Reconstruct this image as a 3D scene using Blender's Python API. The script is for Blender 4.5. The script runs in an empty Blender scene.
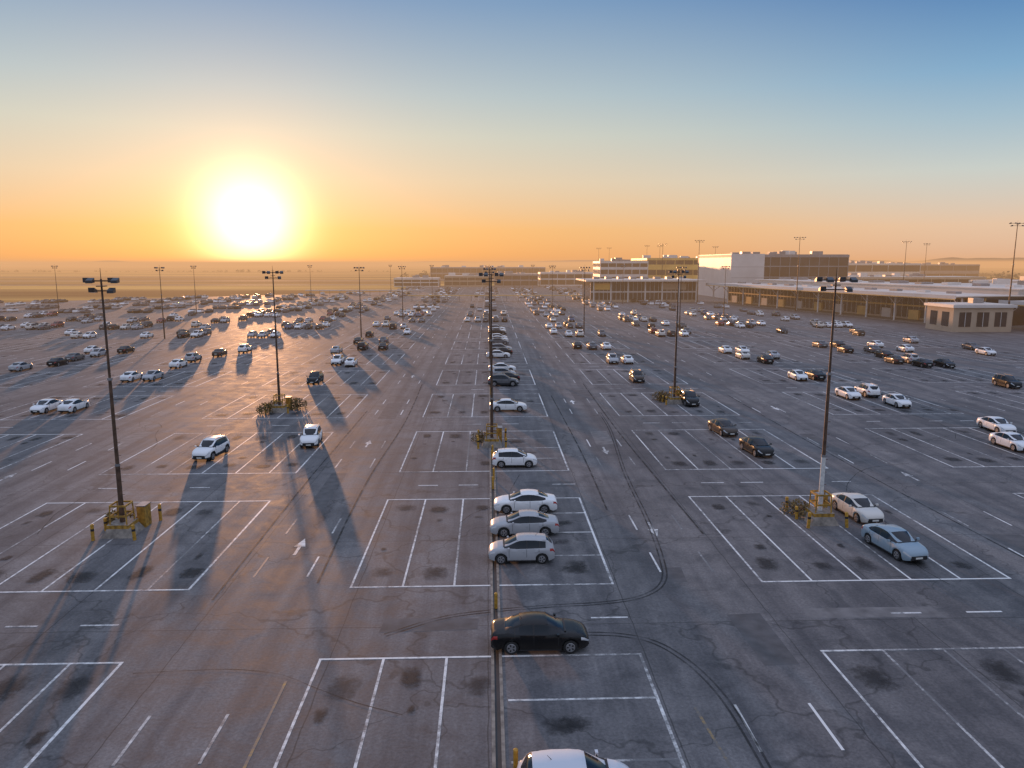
import bpy, math, random
from mathutils import Vector, Matrix
random.seed(7)
R=random.Random(11)
scene=bpy.context.scene
scene.view_settings.view_transform='Standard'
scene.view_settings.look='None'
scene.view_settings.exposure=0
COL=scene.collection

# ---------------------------------------------------------------- materials
def nt(mat):
    mat.use_nodes=True
    t=mat.node_tree
    return t,t.nodes,t.links,t.nodes['Principled BSDF']
def simple(name,col,rough=.6,metal=0,noise=.15,nscale=2.0,coat=0,spec=.5,bump=0):
    m=bpy.data.materials.new(name)
    t,N,L,b=nt(m)
    b.inputs['Roughness'].default_value=rough
    b.inputs['Metallic'].default_value=metal
    b.inputs['Coat Weight'].default_value=coat
    b.inputs['Specular IOR Level'].default_value=spec
    if noise>0:
        tc=N.new('ShaderNodeTexCoord'); n=N.new('ShaderNodeTexNoise')
        n.inputs['Scale'].default_value=nscale; n.inputs['Detail'].default_value=3
        L.new(tc.outputs['Object'],n.inputs['Vector'])
        r=N.new('ShaderNodeValToRGB')
        r.color_ramp.elements[0].position=.3; r.color_ramp.elements[1].position=.7
        r.color_ramp.elements[0].color=tuple(c*(1-noise) for c in col)+(1,)
        r.color_ramp.elements[1].color=tuple(min(1,c*(1+noise)) for c in col)+(1,)
        L.new(n.outputs['Fac'],r.inputs['Fac']); L.new(r.outputs['Color'],b.inputs['Base Color'])
        if bump:
            bp=N.new('ShaderNodeBump'); bp.inputs['Strength'].default_value=bump
            L.new(n.outputs['Fac'],bp.inputs['Height']); L.new(bp.outputs['Normal'],b.inputs['Normal'])
    else:
        b.inputs['Base Color'].default_value=tuple(col)+(1,)
    return m

def m_paint():
    m=bpy.data.materials.new('car_paint'); t,N,L,b=nt(m)
    oi=N.new('ShaderNodeObjectInfo')
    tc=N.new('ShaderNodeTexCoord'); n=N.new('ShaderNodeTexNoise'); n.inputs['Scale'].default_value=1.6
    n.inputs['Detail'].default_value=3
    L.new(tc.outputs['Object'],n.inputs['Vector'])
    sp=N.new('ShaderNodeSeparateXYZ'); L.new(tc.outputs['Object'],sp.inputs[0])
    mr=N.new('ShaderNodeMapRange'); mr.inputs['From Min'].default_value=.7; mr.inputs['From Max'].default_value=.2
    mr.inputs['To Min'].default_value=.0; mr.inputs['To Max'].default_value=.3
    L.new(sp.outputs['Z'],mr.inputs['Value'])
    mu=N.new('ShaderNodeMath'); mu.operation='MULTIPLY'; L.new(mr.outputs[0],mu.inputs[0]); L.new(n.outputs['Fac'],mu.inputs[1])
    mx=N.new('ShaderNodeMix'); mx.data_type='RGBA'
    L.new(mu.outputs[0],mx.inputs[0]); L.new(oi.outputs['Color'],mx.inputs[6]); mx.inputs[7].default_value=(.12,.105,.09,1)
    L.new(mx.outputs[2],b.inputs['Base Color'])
    b.inputs['Roughness'].default_value=.32; b.inputs['Coat Weight'].default_value=.25; b.inputs['Coat Roughness'].default_value=.05
    b.inputs['Specular IOR Level'].default_value=.25
    return m
M={}
M['paint']=m_paint()
M['glass']=simple('car_glass',(.012,.016,.022),.06,0,.2,1.0,.0,.4)
M['tyre']=simple('tyre_rubber',(.02,.02,.02),.85,0,.2,8)
M['rim']=simple('wheel_rim',(.42,.42,.43),.35,.7,.1,8)
M['trim']=simple('car_trim_black',(.018,.018,.02),.55,0,.2,8)
M['lamp']=simple('headlamp_glass',(.55,.57,.6),.12,.2,.1,8,.5)
M['tail']=simple('tail_lamp_red',(.35,.012,.01),.2,0,.1,8,.5)
M['plate']=simple('number_plate',(.7,.7,.66),.5,0,.05,8)
M['pole']=simple('weathered_steel',(.11,.065,.042),.6,.3,.4,3)
M['poleg']=simple('galvanised_steel',(.30,.30,.31),.45,.6,.2,3)
M['polew']=simple('white_pole_paint',(.62,.62,.60),.5,0,.2,5)
M['flood']=simple('floodlight_housing',(.07,.07,.075),.4,.4,.2,5)
M['lens']=simple('floodlight_lens',(.5,.5,.48),.15,0,.1,5)
M['conc']=simple('stained_concrete',(.24,.21,.18),.85,0,.4,2.5,0,.3,.3)
M['yellow']=simple('faded_yellow_paint',(.36,.20,.03),.6,0,.5,4)
M['ypost']=simple('bollard_yellow',(.46,.25,.03),.5,0,.35,6)
M['leaf']=simple('shrub_leaves',(.15,.10,.03),.7,0,.6,3)
M['leafd']=simple('tree_foliage',(.06,.06,.03),.8,0,.5,.05)
M['bark']=simple('bark',(.06,.045,.035),.9)
M['wallw']=simple('white_cladding',(.66,.64,.62),.5,0,.08,.15)
M['wallb']=simple('beige_render',(.46,.37,.28),.8,0,.12,.2)
M['wally']=simple('golden_lit_cladding',(.85,.50,.13),.5,0,.25,.1)  # golden light on the terminal wing is put into this base colour
M['wallg']=simple('grey_cladding',(.27,.26,.27),.6,0,.15,.2)
M['bglass']=simple('building_glass',(.03,.038,.048),.1,.0,.4,.2,.2)
M['roof']=simple('roof_membrane',(.36,.32,.29),.75,0,.25,.12)
M['roofw']=simple('pale_roof_sheet',(.70,.62,.55),.6,0,.15,.12)
M['soffit']=simple('soffit_panel',(.16,.12,.08),.8,0,.3,.3)
M['fascia']=simple('fascia_ochre',(.75,.48,.18),.5,0,.2,.2)
M['tar']=simple('bitumen_sealant',(.018,.018,.02),.5,0,.4,1.5)

# ---------------------------------------------------------------- mesh builder
class MB:
    def __init__(s): s.v=[];s.f=[];s.m=[];s.mats=[]
    def mi(s,k):
        if k not in s.mats: s.mats.append(k)
        return s.mats.index(k)
    def poly(s,pts,k):
        o=len(s.v); s.v+= [tuple(p) for p in pts]; s.f.append(tuple(range(o,o+len(pts)))); s.m.append(s.mi(k))
    def box(s,c,d,k,rz=0,bev=0):
        o=len(s.v); hx,hy,hz=d[0]/2,d[1]/2,d[2]/2; ca,sa=math.cos(rz),math.sin(rz)
        for z in(-hz,hz):
            for x,y in((-hx,-hy),(hx,-hy),(hx,hy),(-hx,hy)):
                s.v.append((c[0]+x*ca-y*sa,c[1]+x*sa+y*ca,c[2]+z))
        for q in((3,2,1,0),(4,5,6,7),(0,1,5,4),(1,2,6,5),(2,3,7,6),(3,0,4,7)):
            s.f.append(tuple(o+i for i in q)); s.m.append(s.mi(k))
    def tube(s,p0,p1,r0,r1,k,n=10,cap=True):
        p0=Vector(p0);p1=Vector(p1);a=(p1-p0).normalized()
        u=a.orthogonal().normalized();w=a.cross(u);o=len(s.v)
        for p,r in((p0,r0),(p1,r1)):
            for i in range(n):
                t=2*math.pi*i/n; s.v.append(tuple(p+u*(math.cos(t)*r)+w*(math.sin(t)*r)))
        for i in range(n):
            j=(i+1)%n; s.f.append((o+i,o+j,o+n+j,o+n+i)); s.m.append(s.mi(k))
        if cap:
            s.f.append(tuple(o+n+i for i in range(n))); s.m.append(s.mi(k))
            s.f.append(tuple(o+i for i in reversed(range(n)))); s.m.append(s.mi(k))
    def mesh(s,name,smooth=None):
        me=bpy.data.meshes.new(name); me.from_pydata(s.v,[],s.f)
        for k in s.mats: me.materials.append(M[k])
        me.polygons.foreach_set('material_index',s.m)
        if smooth is not None:
            me.polygons.foreach_set('use_smooth',[True]*len(s.f))
            me.set_sharp_from_angle(angle=math.radians(smooth))
        me.update(); return me
    def obj(s,name,loc=(0,0,0),rz=0,smooth=None,parent=None):
        o=bpy.data.objects.new(name,s.mesh(name+'_mesh',smooth)); COL.objects.link(o)
        o.location=loc; o.rotation_euler=(0,0,rz)
        if parent: o.parent=parent
        return o

# ---------------------------------------------------------------- cars
def interp(tab,x):
    if x<=tab[0][0]: return tab[0][1]
    for (a,b),(c,d) in zip(tab,tab[1:]):
        if x<=c: return b+(d-b)*(x-a)/(c-a)
    return tab[-1][1]
CARS={
 'sedan':dict(L=4.6,W=.91,
   zt=[(-2.3,.74),(-2.26,.92),(-2.15,1.03),(-1.65,1.08),(-1.3,1.25),(-.95,1.38),(-.6,1.44),(-.2,1.465),(.2,1.44),(.35,1.40),(1.15,1.02),(1.7,.95),(2.05,.85),(2.22,.74),(2.3,.62)],
   zb=[(-2.3,.68),(-2.2,.88),(-1.6,.97),(0,.93),(1.1,.91),(1.7,.86),(2.1,.73),(2.3,.55)],
   ws=(.35,1.15),rs=(-1.65,-.95),win=(-1.45,.98),pil=[(-.36,-.28),(-1.22,-1.16)],wx=(1.4,-1.35),wr=.33,doors=(-1.2,-.32,.82)),
 'hatch':dict(L=4.0,W=.87,
   zt=[(-2.0,.85),(-1.96,.98),(-1.88,1.08),(-1.65,1.36),(-1.5,1.44),(-.8,1.51),(-.2,1.52),(.15,1.49),(.3,1.44),(1.05,1.05),(1.45,.98),(1.75,.87),(1.92,.75),(2.0,.62)],
   zb=[(-2.0,.75),(-1.9,.95),(-1.4,.98),(0,.94),(1.0,.93),(1.5,.87),(1.85,.73),(2.0,.55)],
   ws=(.3,1.05),rs=(-1.88,-1.5),win=(-1.45,.9),pil=[(-.34,-.26),(-1.12,-1.04)],wx=(1.25,-1.22),wr=.32,doors=(-1.05,-.3,.76)),
 'suv':dict(L=4.55,W=.94,
   zt=[(-2.28,.95),(-2.22,1.08),(-2.14,1.18),(-1.92,1.52),(-1.8,1.6),(-1.0,1.68),(-.3,1.70),(.15,1.67),(.32,1.61),(1.05,1.16),(1.6,1.09),(1.95,1.0),(2.18,.86),(2.27,.7)],
   zb=[(-2.28,.85),(-2.2,1.04),(-1.5,1.08),(0,1.04),(1.0,1.03),(1.6,.99),(2.05,.86),(2.27,.62)],
   ws=(.32,1.05),rs=(-2.14,-1.8),win=(-1.75,.92),pil=[(-.38,-.3),(-1.28,-1.2)],wx=(1.38,-1.35),wr=.37,doors=(-1.22,-.34,.8)),
}
def car_mesh(kind,detail=True):
    P=CARS[kind]; L=P['L'];h=L/2;W=P['W'];wr=P['wr'];ar=wr+.07
    b=MB()
    wt=[(-h,.74*W),(-h+.08,.84*W),(-h+.3,.94*W),(-h+.8,W),(h-.9,.985*W),(h-.4,.92*W),(h-.15,.82*W),(h-.05,.72*W),(h,.6*W)]
    xs=set([-h,h,-h+.08,-h+.3,h-.4,h-.15,h-.05]); 
    for x,_ in P['zt']: xs.add(max(-h,min(h,x)))
    for a in P['ws']+P['rs']+P['win']: xs.add(a)
    for p in P['pil']: xs.add(p[0]);xs.add(p[1])
    for d in P['doors']: xs.add(d);xs.add(d+.022)
    n=10
    for c in P['wx']:
        for i in range(n+1):
            xs.add(c-ar*math.cos(math.pi*i/n))
    xs=sorted(xs); x2=[xs[0]]
    for x in xs[1:]:
        if x-x2[-1]>.008: x2.append(x)
    xs=x2
    def section(x):
        zt=interp(P['zt'],x);zb=min(interp(P['zb'],x),zt-.03);w=interp(wt,x)
        zl=.2+ .1*max(0,(abs(x)-(h-.35))/.35)
        for c in P['wx']:
            if abs(x-c)<ar: zl=max(zl,wr+math.sqrt(ar*ar-(x-c)**2)*.97)
        zl=min(zl,zb-.1)
        t=zt-zb;g=max(0,min(1,(t-.13)/.2))
        pts=[(w*.955,zl),(w*1.0,zl+.34*(zb-zl)),(w*.985,zl+.78*(zb-zl)),(w*.945,zb)]
        hood=[(w*.87,zb+.55*t),(w*.66,zb+.85*t),(w*.33,zb+.97*t),(0,zt)]
        cab=[(w*.915,zb+.025),(w*.735,zt-.075),(w*.62,zt-.012),(0,zt+.012)]
        pts+=[(a[0]+(c[0]-a[0])*g,a[1]+(c[1]-a[1])*g) for a,c in zip(hood,cab)]
        return pts
    secs=[section(x) for x in xs]; nP=8; cols=[]
    for x,s in zip(xs,secs):
        row=[]
        for y,z in s: row.append(len(b.v)); b.v.append((x,-y,z))
        for y,z in reversed(s[:-1]): row.append(len(b.v)); b.v.append((x,y,z))
        cols.append(row)
    NR=len(cols[0])
    for i in range(len(xs)-1):
        xm=(xs[i]+xs[i+1])/2
        for j in range(NR-1):
            sj=j if j<nP-1 else NR-2-j
            k='paint'
            if sj==4 and P['win'][0]<xm<P['win'][1]:
                k='glass'
                for p in P['pil']:
                    if p[0]<xm<p[1]: k='trim'
            if sj==6 and P['ws'][0]<xm<P['ws'][1]: k='glass'
            if sj==6 and P['rs'][0]<xm<P['rs'][1]: k='glass'
            if sj==4 and xm>P['win'][1] and xm<P['ws'][1]: k='trim'
            if sj==2 and xm>h-.4: k='lamp'
            if sj==2 and xm<-h+.3: k='tail'
            if kind=='suv' and sj==0: k='trim'
            if sj in(1,2):
                for d in P['doors']:
                    if d<xm<d+.022: k='trim'
            a,c=cols[i],cols[i+1]
            b.f.append((a[j],c[j],c[j+1],a[j+1])); b.m.append(b.mi(k))
    for ci,front in((0,False),(-1,True)):
        r=cols[ci]
        for j in range(nP-1):
            k='paint'
            if j==0: k='trim'
            if j==1 and front: k='trim'
            if j==2 and front: k='trim'
            q=(r[j],r[NR-1-j],r[NR-2-j],r[j+1]) if front else (r[j+1],r[NR-2-j],r[NR-1-j],r[j])
            if len(set(q))<4: q=tuple(dict.fromkeys(q))
            b.f.append(q); b.m.append(b.mi(k))
    b.box((0,0,.40),(L-.5,W*1.52,.36),'trim')
    for c in P['wx']:
        for s in(-1,1):
            yo=s*(W-.035);yi=s*(W-.25)
            b.tube((c,yi,wr),(c,yo-s*.02,wr),wr,wr,'tyre',20)
            b.tube((c,yo-s*.02,wr),(c,yo,wr),wr,wr*.9,'tyre',20)
            b.tube((c,yo,wr),(c,yo+s*.006,wr),wr*.66,wr*.64,'rim',20)
            for q in range(5):
                a0=2*math.pi*(q+.28)/5;a1=2*math.pi*(q+.72)/5
                r0,r1=wr*.22,wr*.56;y=yo+s*.010
                pts=[(c+math.cos(a0)*r0,y,wr+math.sin(a0)*r0),(c+math.cos(a0)*r1,y,wr+math.sin(a0)*r1),
                     (c+math.cos(a1)*r1,y,wr+math.sin(a1)*r1),(c+math.cos(a1)*r0,y,wr+math.sin(a1)*r0)]
                b.poly(pts,'tyre')
    zb0=interp(P['zb'],.8)
    for s in(-1,1):
        b.tube((.80,s*(W*.93),zb0+.05),(.80,s*(W+.06),zb0+.08),.03,.03,'trim',6)
        b.box((.80,s*(W+.11),zb0+.11),(.11,.17,.12),'paint')
        b.box((.742,s*(W+.11),zb0+.11),(.008,.14,.09),'glass')
        for d in P['doors'][:2]:
            b.box((d+.20,s*(W*.985+.012),zb0-.14),(.16,.03,.03),'paint')
        b.box((0,s*(W*.955),.235),(L*.42,.04,.07),'trim')
    b.box((-h-.008,0,.62),(.016,.5,.13),'plate'); b.box((h+.006,0,.42),(.016,.46,.11),'plate')
    b.box((h-.06,.50*W,.36),(.13,.22,.09),'trim'); b.box((h-.06,-.50*W,.36),(.13,.22,.09),'trim')
    if kind=='suv':
        for s in(-1,1): b.box((-.75,s*.60,1.715),(1.9,.04,.045),'rim')
    else:
        zr=interp(P['zt'],-.8)
        b.tube((-.85,0,zr),(-1.0,0,zr+.16),.012,.006,'trim',5)
    xw=P['ws'][1]; b.box((xw+.02,0,interp(P['zt'],xw)+.006),(.09,1.25,.02),'trim')
    for s in(-1,1):
        b.tube((P['rs'][1],s*W*.66,interp(P['zt'],P['rs'][1])-.012),(P['ws'][0],s*W*.66,interp(P['zt'],P['ws'][0])-.012),.008,.008,'trim',4)
    return b.mesh('car_'+kind,32)
CM={k:car_mesh(k) for k in CARS}
COLS={'w':(.82,.83,.84,1),'s':(.42,.43,.45,1),'g':(.12,.125,.135,1),'k':(.006,.006,.007,1),'b':(.05,.08,.15,1),
      'n':(.065,.045,.032,1),'lb':(.28,.37,.44,1),'r':(.22,.03,.025,1),'c':(.66,.63,.58,1),'sw':(.60,.64,.70,1)}
def car(x,y,kind,c,head):
    o=bpy.data.objects.new('parked_car',CM[kind]); COL.objects.link(o)
    o.location=(x,y,.008); o.rotation_euler=(0,0,math.radians(head)+R.uniform(-.02,.02)); o.color=COLS[c]
    return o
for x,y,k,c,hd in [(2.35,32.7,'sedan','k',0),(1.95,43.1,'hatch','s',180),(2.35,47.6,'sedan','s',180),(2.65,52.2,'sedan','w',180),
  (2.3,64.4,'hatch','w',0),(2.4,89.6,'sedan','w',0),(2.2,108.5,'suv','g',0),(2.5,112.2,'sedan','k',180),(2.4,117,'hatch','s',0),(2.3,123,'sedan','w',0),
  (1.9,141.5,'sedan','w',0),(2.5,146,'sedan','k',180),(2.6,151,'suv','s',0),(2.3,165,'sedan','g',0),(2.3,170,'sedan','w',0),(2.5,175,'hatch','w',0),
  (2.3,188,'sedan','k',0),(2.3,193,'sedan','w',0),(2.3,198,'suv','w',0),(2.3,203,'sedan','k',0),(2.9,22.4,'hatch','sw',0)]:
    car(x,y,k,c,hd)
for x,y,k,c,hd in [
 (-26.2,68.6,'suv','w',-96),(-17.9,73.2,'suv','w',-84),(-54.4,91,'sedan','w',-90),(-51.3,91.4,'sedan','w',90),
 (-52.5,116,'sedan','s',-90),(-55.4,115.2,'sedan','w',90),(-54.3,130,'sedan','w',90),(-76.7,133,'sedan','k',90),(-77.5,140,'sedan','g',90),
 (-76.3,146,'hatch','s',-90),(-52.8,146,'sedan','n',90),(-49.8,152,'suv','w',90),(-54.8,138,'suv','s',90),(-26.4,112,'suv','k',-90),
 (-30.8,150,'sedan','s',90),(-24.4,131,'sedan','w',90),(-27.2,133,'suv','w',-90),(-22.2,156,'sedan','k',90),(-23.9,169,'sedan','g',90),
 (-79.5,127,'sedan','s',90),(-73.8,152,'sedan','k',90),(-80.4,152,'sedan','w',90),(-26.5,156,'suv','k',90),(-29.5,168,'sedan','k',90),
 (22.6,133,'suv','s',-90),(25.3,133,'sedan','w',90),(22.9,112,'suv','n',-90),(24.9,155,'sedan','w',90),(22,155.5,'sedan','g',90),(19,157,'sedan','k',90),
 (25.9,93,'suv','k',-90),(25.1,76.6,'sedan','n',-84),(25.7,68.2,'sedan','k',-84),(26.5,50.3,'sedan','c',-86),(25.6,43.7,'sedan','lb',-82),
 (48.5,113,'sedan','w',-90),(51.4,113.4,'sedan','k',90),(48.7,97,'sedan','w',-90),(52,98.5,'suv','w',90),(52.2,91.2,'sedan','w',-90),
 (48.7,139,'sedan','c',90),(50.6,132.5,'sedan','k',90),(51.4,147,'sedan','w',-90),(48.2,148,'sedan','w',90),(54.4,139,'sedan','s',90),
 (55.2,76.8,'sedan','w',-90),(51.6,69.4,'sedan','w',-88),(76.4,105,'suv','k',-90),(99,143,'sedan','w',-90),(76.3,126.5,'sedan','k',90),
 (74,131.4,'sedan','n',90),(77.1,132,'suv','s',90),(76.2,139,'sedan','k',90),(78.6,148,'sedan','g',90),(75.6,157,'sedan','k',90),(73,148,'sedan','k',90),
 (86,149,'sedan','w',90),(97,166,'sedan','s',90),(80,126,'sedan','k',-90),(72,157.5,'sedan','g',90),(84,157,'sedan','w',90),(102,152,'sedan','g',-90)]:
    car(x,y,k,c,hd)

# ---------------------------------------------------------------- lot layout
PER=23.25; Y0=39.4; DEP=15.6
cols=[(-7.8,7.0,.3),(15.6,30.1,23.3),(-33.6,-16.8,-24.9),(41.5,57.5,49.6),(66.5,83.5,75.5),(92,108,100.2)]
for k in range(8):
    c=-51.5-25.2*k; cols.append((c-8.2,c+8.2,c))
def right_edge(y):
    if y<185: return 118
    if y<350: return 112-(y-185)*.09
    return 92
def in_lot(x,y):
    if x>right_edge(y)-4: return False
    if x>-60: return y<555
    return y< 470-(abs(x)-60)*.75
ccol=['w','w','w','s','s','g','k','k','k','b','n','c','r','g']
near=[];far=[]
for (xl,xr,sp) in cols:
    for j in range(5,25):
        ys=Y0+PER*j
        if ys<158: continue
        if abs(sp-.3)<.1 and ys<205: continue
        dens=.26 if ys<200 else (.42 if ys<330 else .58)
        if sp<-60 and ys<330: dens+=.12
        rowbias=R.uniform(.5,1.4)
        n=int((xr-xl)/2.9)
        for i in range(n):
            for e in(0,1):
                if R.random()>dens*rowbias*(1.25 if 1<=i<=3 else .8): continue
                x=xl+2.9*(i+.5)+R.uniform(-.25,.25); y=ys+(4.1 if e==0 else DEP-4.1)+R.uniform(-.8,.8)
                if not in_lot(x,y): continue
                (near if y<270 else far).append((x,y))
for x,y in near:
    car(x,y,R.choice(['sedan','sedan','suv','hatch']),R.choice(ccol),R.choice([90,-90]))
for q in 'wsgk': M['far_'+q]=simple('distant_paint_'+q,COLS[q][:3],.35,0,0,1,.3)
def lowcar(b,x,y,q,s):
    hd=R.choice([1,-1])
    prof=[(-2.2,.3,.85),(-2.1,.3,1.0),(-1.5,.3,1.05),(-.9,.3,1.42),(.2,.3,1.45),(1.05,.3,1.02),(1.9,.3,.9),(2.2,.3,.6)]
    o=[]
    for px,z0,z1 in prof:
        cab=z1>1.2; wt=.62 if cab else .8
        zb=min(z1,.95)
        o.append([(x+sx*ww,y+hd*px*s,zz) for sx,ww,zz in((-1,.88,z0),(-1,.88,zb),(-1,wt,z1),(1,wt,z1),(1,.88,zb),(1,.88,z0))])
    for i in range(len(o)-1):
        zc=(prof[i][2]+prof[i+1][2])/2
        for j in range(5):
            k='far_'+q
            if zc>1.1 and j in(1,3): k='glass'
            if j==2 and i in(2,4): k='glass'
            b.poly([o[i][j],o[i+1][j],o[i+1][j+1],o[i][j+1]],k)
    b.poly(o[0],'far_'+q); b.poly(o[-1][::-1],'far_'+q)
    b.box((x,y,.2),(1.5,3.9,.4),'tyre')
fb=MB()
for x,y in far: lowcar(fb,x,y,R.choice('wwwssggkkk'),R.uniform(.95,1.08))
fb.obj('distant_parked_cars')

# ---------------------------------------------------------------- asphalt lot and terrain
def m_asphalt(name='worn_asphalt',k=1.0):
    m=bpy.data.materials.new(name); t,N,L,b=nt(m)
    tc=N.new('ShaderNodeTexCoord')
    def noise(sc,det=5,rough=.55,scale=(1,1,1),dist=0):
        mp=N.new('ShaderNodeMapping'); mp.inputs['Scale'].default_value=scale; L.new(tc.outputs['Object'],mp.inputs[0])
        n=N.new('ShaderNodeTexNoise'); n.inputs['Scale'].default_value=sc; n.inputs['Detail'].default_value=det
        n.inputs['Roughness'].default_value=rough; n.inputs['Distortion'].default_value=dist
        L.new(mp.outputs[0],n.inputs['Vector']); return n
    def ramp(src,p0,p1,c0,c1):
        r=N.new('ShaderNodeValToRGB'); e=r.color_ramp.elements; e[0].position=p0;e[1].position=p1
        e[0].color=c0+(1,) if len(c0)==3 else c0; e[1].color=c1+(1,); L.new(src,r.inputs['Fac']); return r
    def mul(a,bb,f=1):
        x=N.new('ShaderNodeMix'); x.data_type='RGBA'; x.blend_type='MULTIPLY'; x.inputs[0].default_value=f
        L.new(a,x.inputs[6]); L.new(bb,x.inputs[7]); return x
    big=noise(.045,4,.6)
    base=ramp(big.outputs['Fac'],.3,.7,(.118*k,.115*k,.118*k),(.195*k,.187*k,.189*k))
    st=noise(1,4,.6,(.75,.035,1)); s1=ramp(st.outputs['Fac'],.36,.62,(.56,.56,.59),(1.14,1.12,1.10))
    c=mul(base.outputs[0],s1.outputs[0],.85)
    mid=noise(.45,5,.7,(1,1,1),.6); s2=ramp(mid.outputs['Fac'],.34,.58,(.52,.52,.54),(1.14,1.14,1.13))
    c=mul(c.outputs[2],s2.outputs[0],.85)
    fine=noise(7,2,.75); s3=ramp(fine.outputs['Fac'],.3,.7,(.68,.68,.68),(1.24,1.24,1.24))
    c=mul(c.outputs[2],s3.outputs[0],.9)
    br=N.new('ShaderNodeTexBrick'); br.offset=0; br.inputs['Color1'].default_value=(1,1,1,1); br.inputs['Color2'].default_value=(.82,.82,.84,1)
    br.inputs['Mortar'].default_value=(.30,.30,.30,1); br.inputs['Scale'].default_value=1
    br.inputs['Mortar Size'].default_value=.035; br.inputs['Brick Width'].default_value=7.3; br.inputs['Row Height'].default_value=11.6
    br.inputs['Mortar Smooth'].default_value=.3
    wn=noise(.6,2); va=N.new('ShaderNodeVectorMath'); va.operation='MULTIPLY_ADD'
    va.inputs[1].default_value=(.16,.16,0); L.new(wn.outputs['Color'],va.inputs[0]); L.new(tc.outputs['Object'],va.inputs[2])
    L.new(va.outputs[0],br.inputs['Vector'])
    c=mul(c.outputs[2],br.outputs['Color'],.8)
    vo=N.new('ShaderNodeTexVoronoi'); vo.feature='DISTANCE_TO_EDGE'; vo.inputs['Scale'].default_value=.10
    v2=N.new('ShaderNodeVectorMath'); v2.operation='MULTIPLY_ADD'; v2.inputs[1].default_value=(3,3,0)
    L.new(wn.outputs['Color'],v2.inputs[0]); L.new(tc.outputs['Object'],v2.inputs[2]); L.new(v2.outputs[0],vo.inputs['Vector'])
    cr=ramp(vo.outputs['Distance'],.002,.008,(.35,.35,.35),(1,1,1)); c=mul(c.outputs[2],cr.outputs[0],.7)
    L.new(c.outputs[2],b.inputs['Base Color'])
    rr=ramp(mid.outputs['Fac'],.3,.7,(.62,.62,.62),(.80,.80,.80)); L.new(rr.outputs[0],b.inputs['Roughness'])
    b.inputs['Specular IOR Level'].default_value=.5
    bp=N.new('ShaderNodeBump'); bp.inputs['Strength'].default_value=.12; bp.inputs['Distance'].default_value=.02
    L.new(fine.outputs['Fac'],bp.inputs['Height']); L.new(bp.outputs[0],b.inputs['Normal'])
    return m
M['asphalt']=m_asphalt()
M['patch']=simple('patch_asphalt_dark',(.088,.086,.09),.74,0,.3,1.2)
M['patchl']=simple('patch_asphalt_pale',(.16,.153,.153),.75,0,.3,1.2)
def m_terrain():
    m=bpy.data.materials.new('dry_grass_fields'); t,N,L,b=nt(m)
    tc=N.new('ShaderNodeTexCoord'); mp=N.new('ShaderNodeMapping'); mp.inputs['Scale'].default_value=(.0016,.012,1)
    L.new(tc.outputs['Object'],mp.inputs[0]); n=N.new('ShaderNodeTexNoise'); n.inputs['Scale'].default_value=1; n.inputs['Detail'].default_value=6
    n.inputs['Roughness'].default_value=.65
    L.new(mp.outputs[0],n.inputs['Vector']); r=N.new('ShaderNodeValToRGB'); e=r.color_ramp.elements
    e[0].position=.38;e[0].color=(.12,.07,.03,1);e[1].position=.62;e[1].color=(.66,.40,.12,1)
    x=e.new(.5);x.color=(.34,.21,.075,1)
    L.new(n.outputs['Fac'],r.inputs['Fac']); L.new(r.outputs[0],b.inputs['Base Color']); b.inputs['Roughness'].default_value=1
    b.inputs['Specular IOR Level'].default_value=.05
    return m
M['terrain']=m_terrain()
g=MB(); g.poly([(9000*math.cos(a*math.pi/24),9000*math.sin(a*math.pi/24),-.15) for a in range(48)],'terrain'); g.obj('terrain')
lot=MB()
op=[(-330,-60),(240,-60),(240,190),(240,600),(-60,600),(-60,480),(-110,440),(-330,270)]
lot.poly([(x,y,0) for x,y in op],'asphalt')
for (a,b_) in zip(op,op[1:]+op[:1]):
    lot.poly([(a[0],a[1],0),(a[0],a[1],-.3),(b_[0],b_[1],-.3),(b_[0],b_[1],0)],'asphalt')
lot.obj('parking_lot_asphalt')
RP=random.Random(5); pm=MB()
for x,y,w_,d_,k in[(13.2,33,1.6,5,'patch'),(-13,58,1.3,9,'patch'),(11.8,75,1.8,6,'patchl'),(-3,34.9,5,1.3,'patch'),(20,35.4,7,1.1,'patchl'),
   (34.5,44,2.4,4.5,'patch'),(33.8,70,1.4,12,'patch'),(-38,52,3,5,'patch'),(-37,75,2,8,'patchl'),(5,58.6,4,1.5,'patch'),(13,100,3,8,'patch'),(-12,90,2,10,'patch'),(60,60,3,6,'patch'),(36,100,2,12,'patchl'),(-5.2,21,1.3,2.2,'patch'),(10.8,40.5,1.1,2.0,'patch')]:
    j=[RP.uniform(-.12,.12) for _ in range(8)]
    pm.poly([(x-w_/2+j[0],y-d_/2+j[1],.002),(x+w_/2+j[2],y-d_/2+j[3],.002),(x+w_/2+j[4],y+d_/2+j[5],.002),(x-w_/2+j[6],y+d_/2+j[7],.002)],k)
pm.obj('asphalt_repair_patches')
M['taxi']=simple('taxiway_concrete',(.20,.16,.13),.9,0,.2,.05,0,.1)
tw=MB()
for x0,x1,y0,y1 in[(-1800,-80,620,645),(-2500,200,760,800),(-3000,-300,980,1020),(-1500,-340,440,456)]:
    tw.poly([(x0,y0,-.1),(x1,y0,-.1),(x1,y1,-.1),(x0,y1,-.1)],'taxi')
tw.obj('taxiway')

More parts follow.
